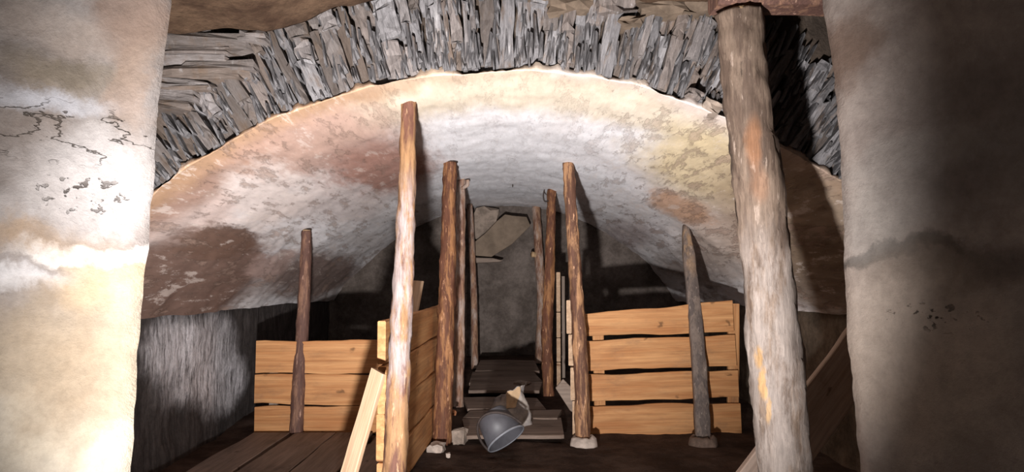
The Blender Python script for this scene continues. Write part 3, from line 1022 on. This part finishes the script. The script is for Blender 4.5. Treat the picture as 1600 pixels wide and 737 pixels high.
# rubble
for (u, v, wpx, hpx, lab, mt) in ((718, 690, 20, 22, 'small pointed stone beside the foot of the thick red-barked prop', 'stone'),
                              (683, 703, 28, 12, 'flat pale stone in front of the thick red-barked prop', 'cement'),
                              (706, 606 + 54, 12, 8, 'orange brick crumb on the planks behind the thick red-barked prop', 'brick'),
                              (700, 713, 8, 6, 'tiny pale pebble on the earth floor', 'cement'),
                              (815, 617, 22, 9, 'dim flat stone on the planks behind the bucket', 'stone')):
    if mt == 'brick' and 'brick' not in M: M['brick'] = plain('brick_crumb', (.42, .17, .08), .9, .1, .3, 14, .004)
    c = at_floor(u, v, .0)
    Yq = c.y / H
    o = rock('rubble_stone', c + Vector((0, 0, px(hpx, Yq) * .36 + (.085 if v < 640 else .065 if v < 680 else 0))), (px(wpx, Yq), px(wpx, Yq) * .8, px(hpx, Yq)), M[mt], rng, (0, 0, rng.uniform(0, 3)), None, .2)
    tag(o, lab, 'stone')
# broken board scrap by the right partition
o = extruded('board_scrap', [(868, 606), (880, 592), (892, 604), (897, 645), (890, 640)], 5.0, .03, M['plank_old'], dy=.15)
tag(o, 'broken triangular board scrap propped behind the edge-on partition end', 'board')

# ------------------------------------------------------------------ bucket and paper sack
def lathe(prof, seg=40):
    vs, fs = [], []
    for j in range(seg):
        a = 2 * math.pi * j / seg
        for r, z in prof: vs.append((math.cos(a) * r, math.sin(a) * r, z))
    n = len(prof)
    for j in range(seg):
        j2 = (j + 1) % seg
        for i in range(n - 1):
            fs.append((j * n + i, j2 * n + i, j2 * n + i + 1, j * n + i + 1))
    return vs, fs
bc = at_floor(786, 690)
t = thing('bucket', (bc.x, bc.y, 0), 'grey bucket tipped towards the entrance on the passage floor', 'bucket')
axis = Vector((.52, -.42, -.72)).normalized()      # from base to mouth
bx = axis.cross(Vector((0, 1, .3))).normalized(); by = axis.cross(bx)
if by.z < 0: bx, by = -bx, -by
BM = Matrix((bx, by, axis)).transposed().to_4x4()
rim_c = at(791, 684, 4.25); rim_c.z = .108
BM.translation = rim_c - axis * .212
prof = [(0, .0), (.108, .0), (.116, .012), (.146, .212), (.141, .212), (.111, .016), (0, .012)]
vs, fs = lathe(prof)
mesh_obj('body', [BM @ Vector(v) for v in vs], fs, M['bucket'], True, t)
vs, fs = lathe([(.140, .202), (.150, .202), (.154, .210), (.150, .218), (.142, .216), (.140, .202)])
mesh_obj('rim', [BM @ Vector(v) for v in vs], fs, M['rim'], True, t)['label'] = 'pale rolled rim'
arc = [BM @ Vector((.158 * math.cos(math.pi * i / 10), .165 * math.sin(math.pi * i / 10), .20 - .17 * math.sin(math.pi * i / 10))) for i in range(11)]
v2, f2, _, _ = sweep(arc, [.009] * 11, 8, 40, 0, 1)
mesh_obj('handle', v2, f2, M['iron'], True, t)['label'] = 'dark bail handle'

def sack():
    t = thing('paper_sack', Vector((at(797, 668, 4.82).x, 4.82 * H, .062)), 'torn grey paper sack standing crumpled behind the bucket', 'sack')
    NS, NZ = 40, 22
    b = at(797, 668, 4.82); b.z = .062
    hgt = .27
    vs, fs = [], []
    for k in range(NZ + 1):
        s = k / NZ
        for j in range(NS):
            a = 2 * math.pi * j / NS
            r = .175 * (1 - .34 * s) + .012 * math.sin(3 * a + s * 6)
            top = 1.0 + (.20 * math.cos(a + .3) + .10 * fn((a * 2, 1, 4), 1, 3)) * s
            q = Vector((math.cos(a) * 2, math.sin(a) * 2, s * 3))
            d = .025 * fn(q, 1.4, 4)
            vs.append(b + Vector((math.cos(a) * (r + d), math.sin(a) * (r + d) * .6 + s * .05, s * hgt * top)))
    for k in range(NZ):
        for j in range(NS):
            j2 = (j + 1) % NS
            fs.append((k * NS + j, k * NS + j2, (k + 1) * NS + j2, (k + 1) * NS + j))
    o = mesh_obj('sack_body', vs, fs, M['sack'], True, t)
    # tan patch that hugs the front
    pv, pf = [], []
    J, K = 9, 9
    for k in range(K + 1):
        for j in range(J + 1):
            a = math.radians(258 + 52 * j / J * (1 - .4 * (1 - k / K)))
            s = .55 + .44 * k / K
            jj = a / (2 * math.pi) * NS; kk = s * NZ
            j0, k0 = int(jj) % NS, min(int(kk), NZ - 1)
            fj, fk = jj - int(jj), kk - k0
            p = (vs[k0 * NS + j0] * (1 - fj) + vs[k0 * NS + (j0 + 1) % NS] * fj) * (1 - fk) + (vs[(k0 + 1) * NS + j0] * (1 - fj) + vs[(k0 + 1) * NS + (j0 + 1) % NS] * fj) * fk
            pv.append(p + (p - Vector((b.x, b.y + .03, p.z))).normalized() * .006)
    for k in range(K):
        for j in range(J):
            pf.append((k * (J + 1) + j, k * (J + 1) + j + 1, (k + 1) * (J + 1) + j + 1, (k + 1) * (J + 1) + j))
    mesh_obj('paper_patch', pv, pf, M['paper'], True, t)['label'] = 'tan paper patch'
sack()

# small nail hanging from the vault crown
nl = at_vault(801, 287)
v2, f2, _, _ = sweep([nl + Vector((0, 0, .02)), nl + Vector((0, -.005, -.035))], [.006, .005], 8, 4, 0, 1)
tag(mesh_obj('ceiling_nail', v2, f2, M['iron'], True), 'dark iron nail sticking out of the white vault crown', 'nail')
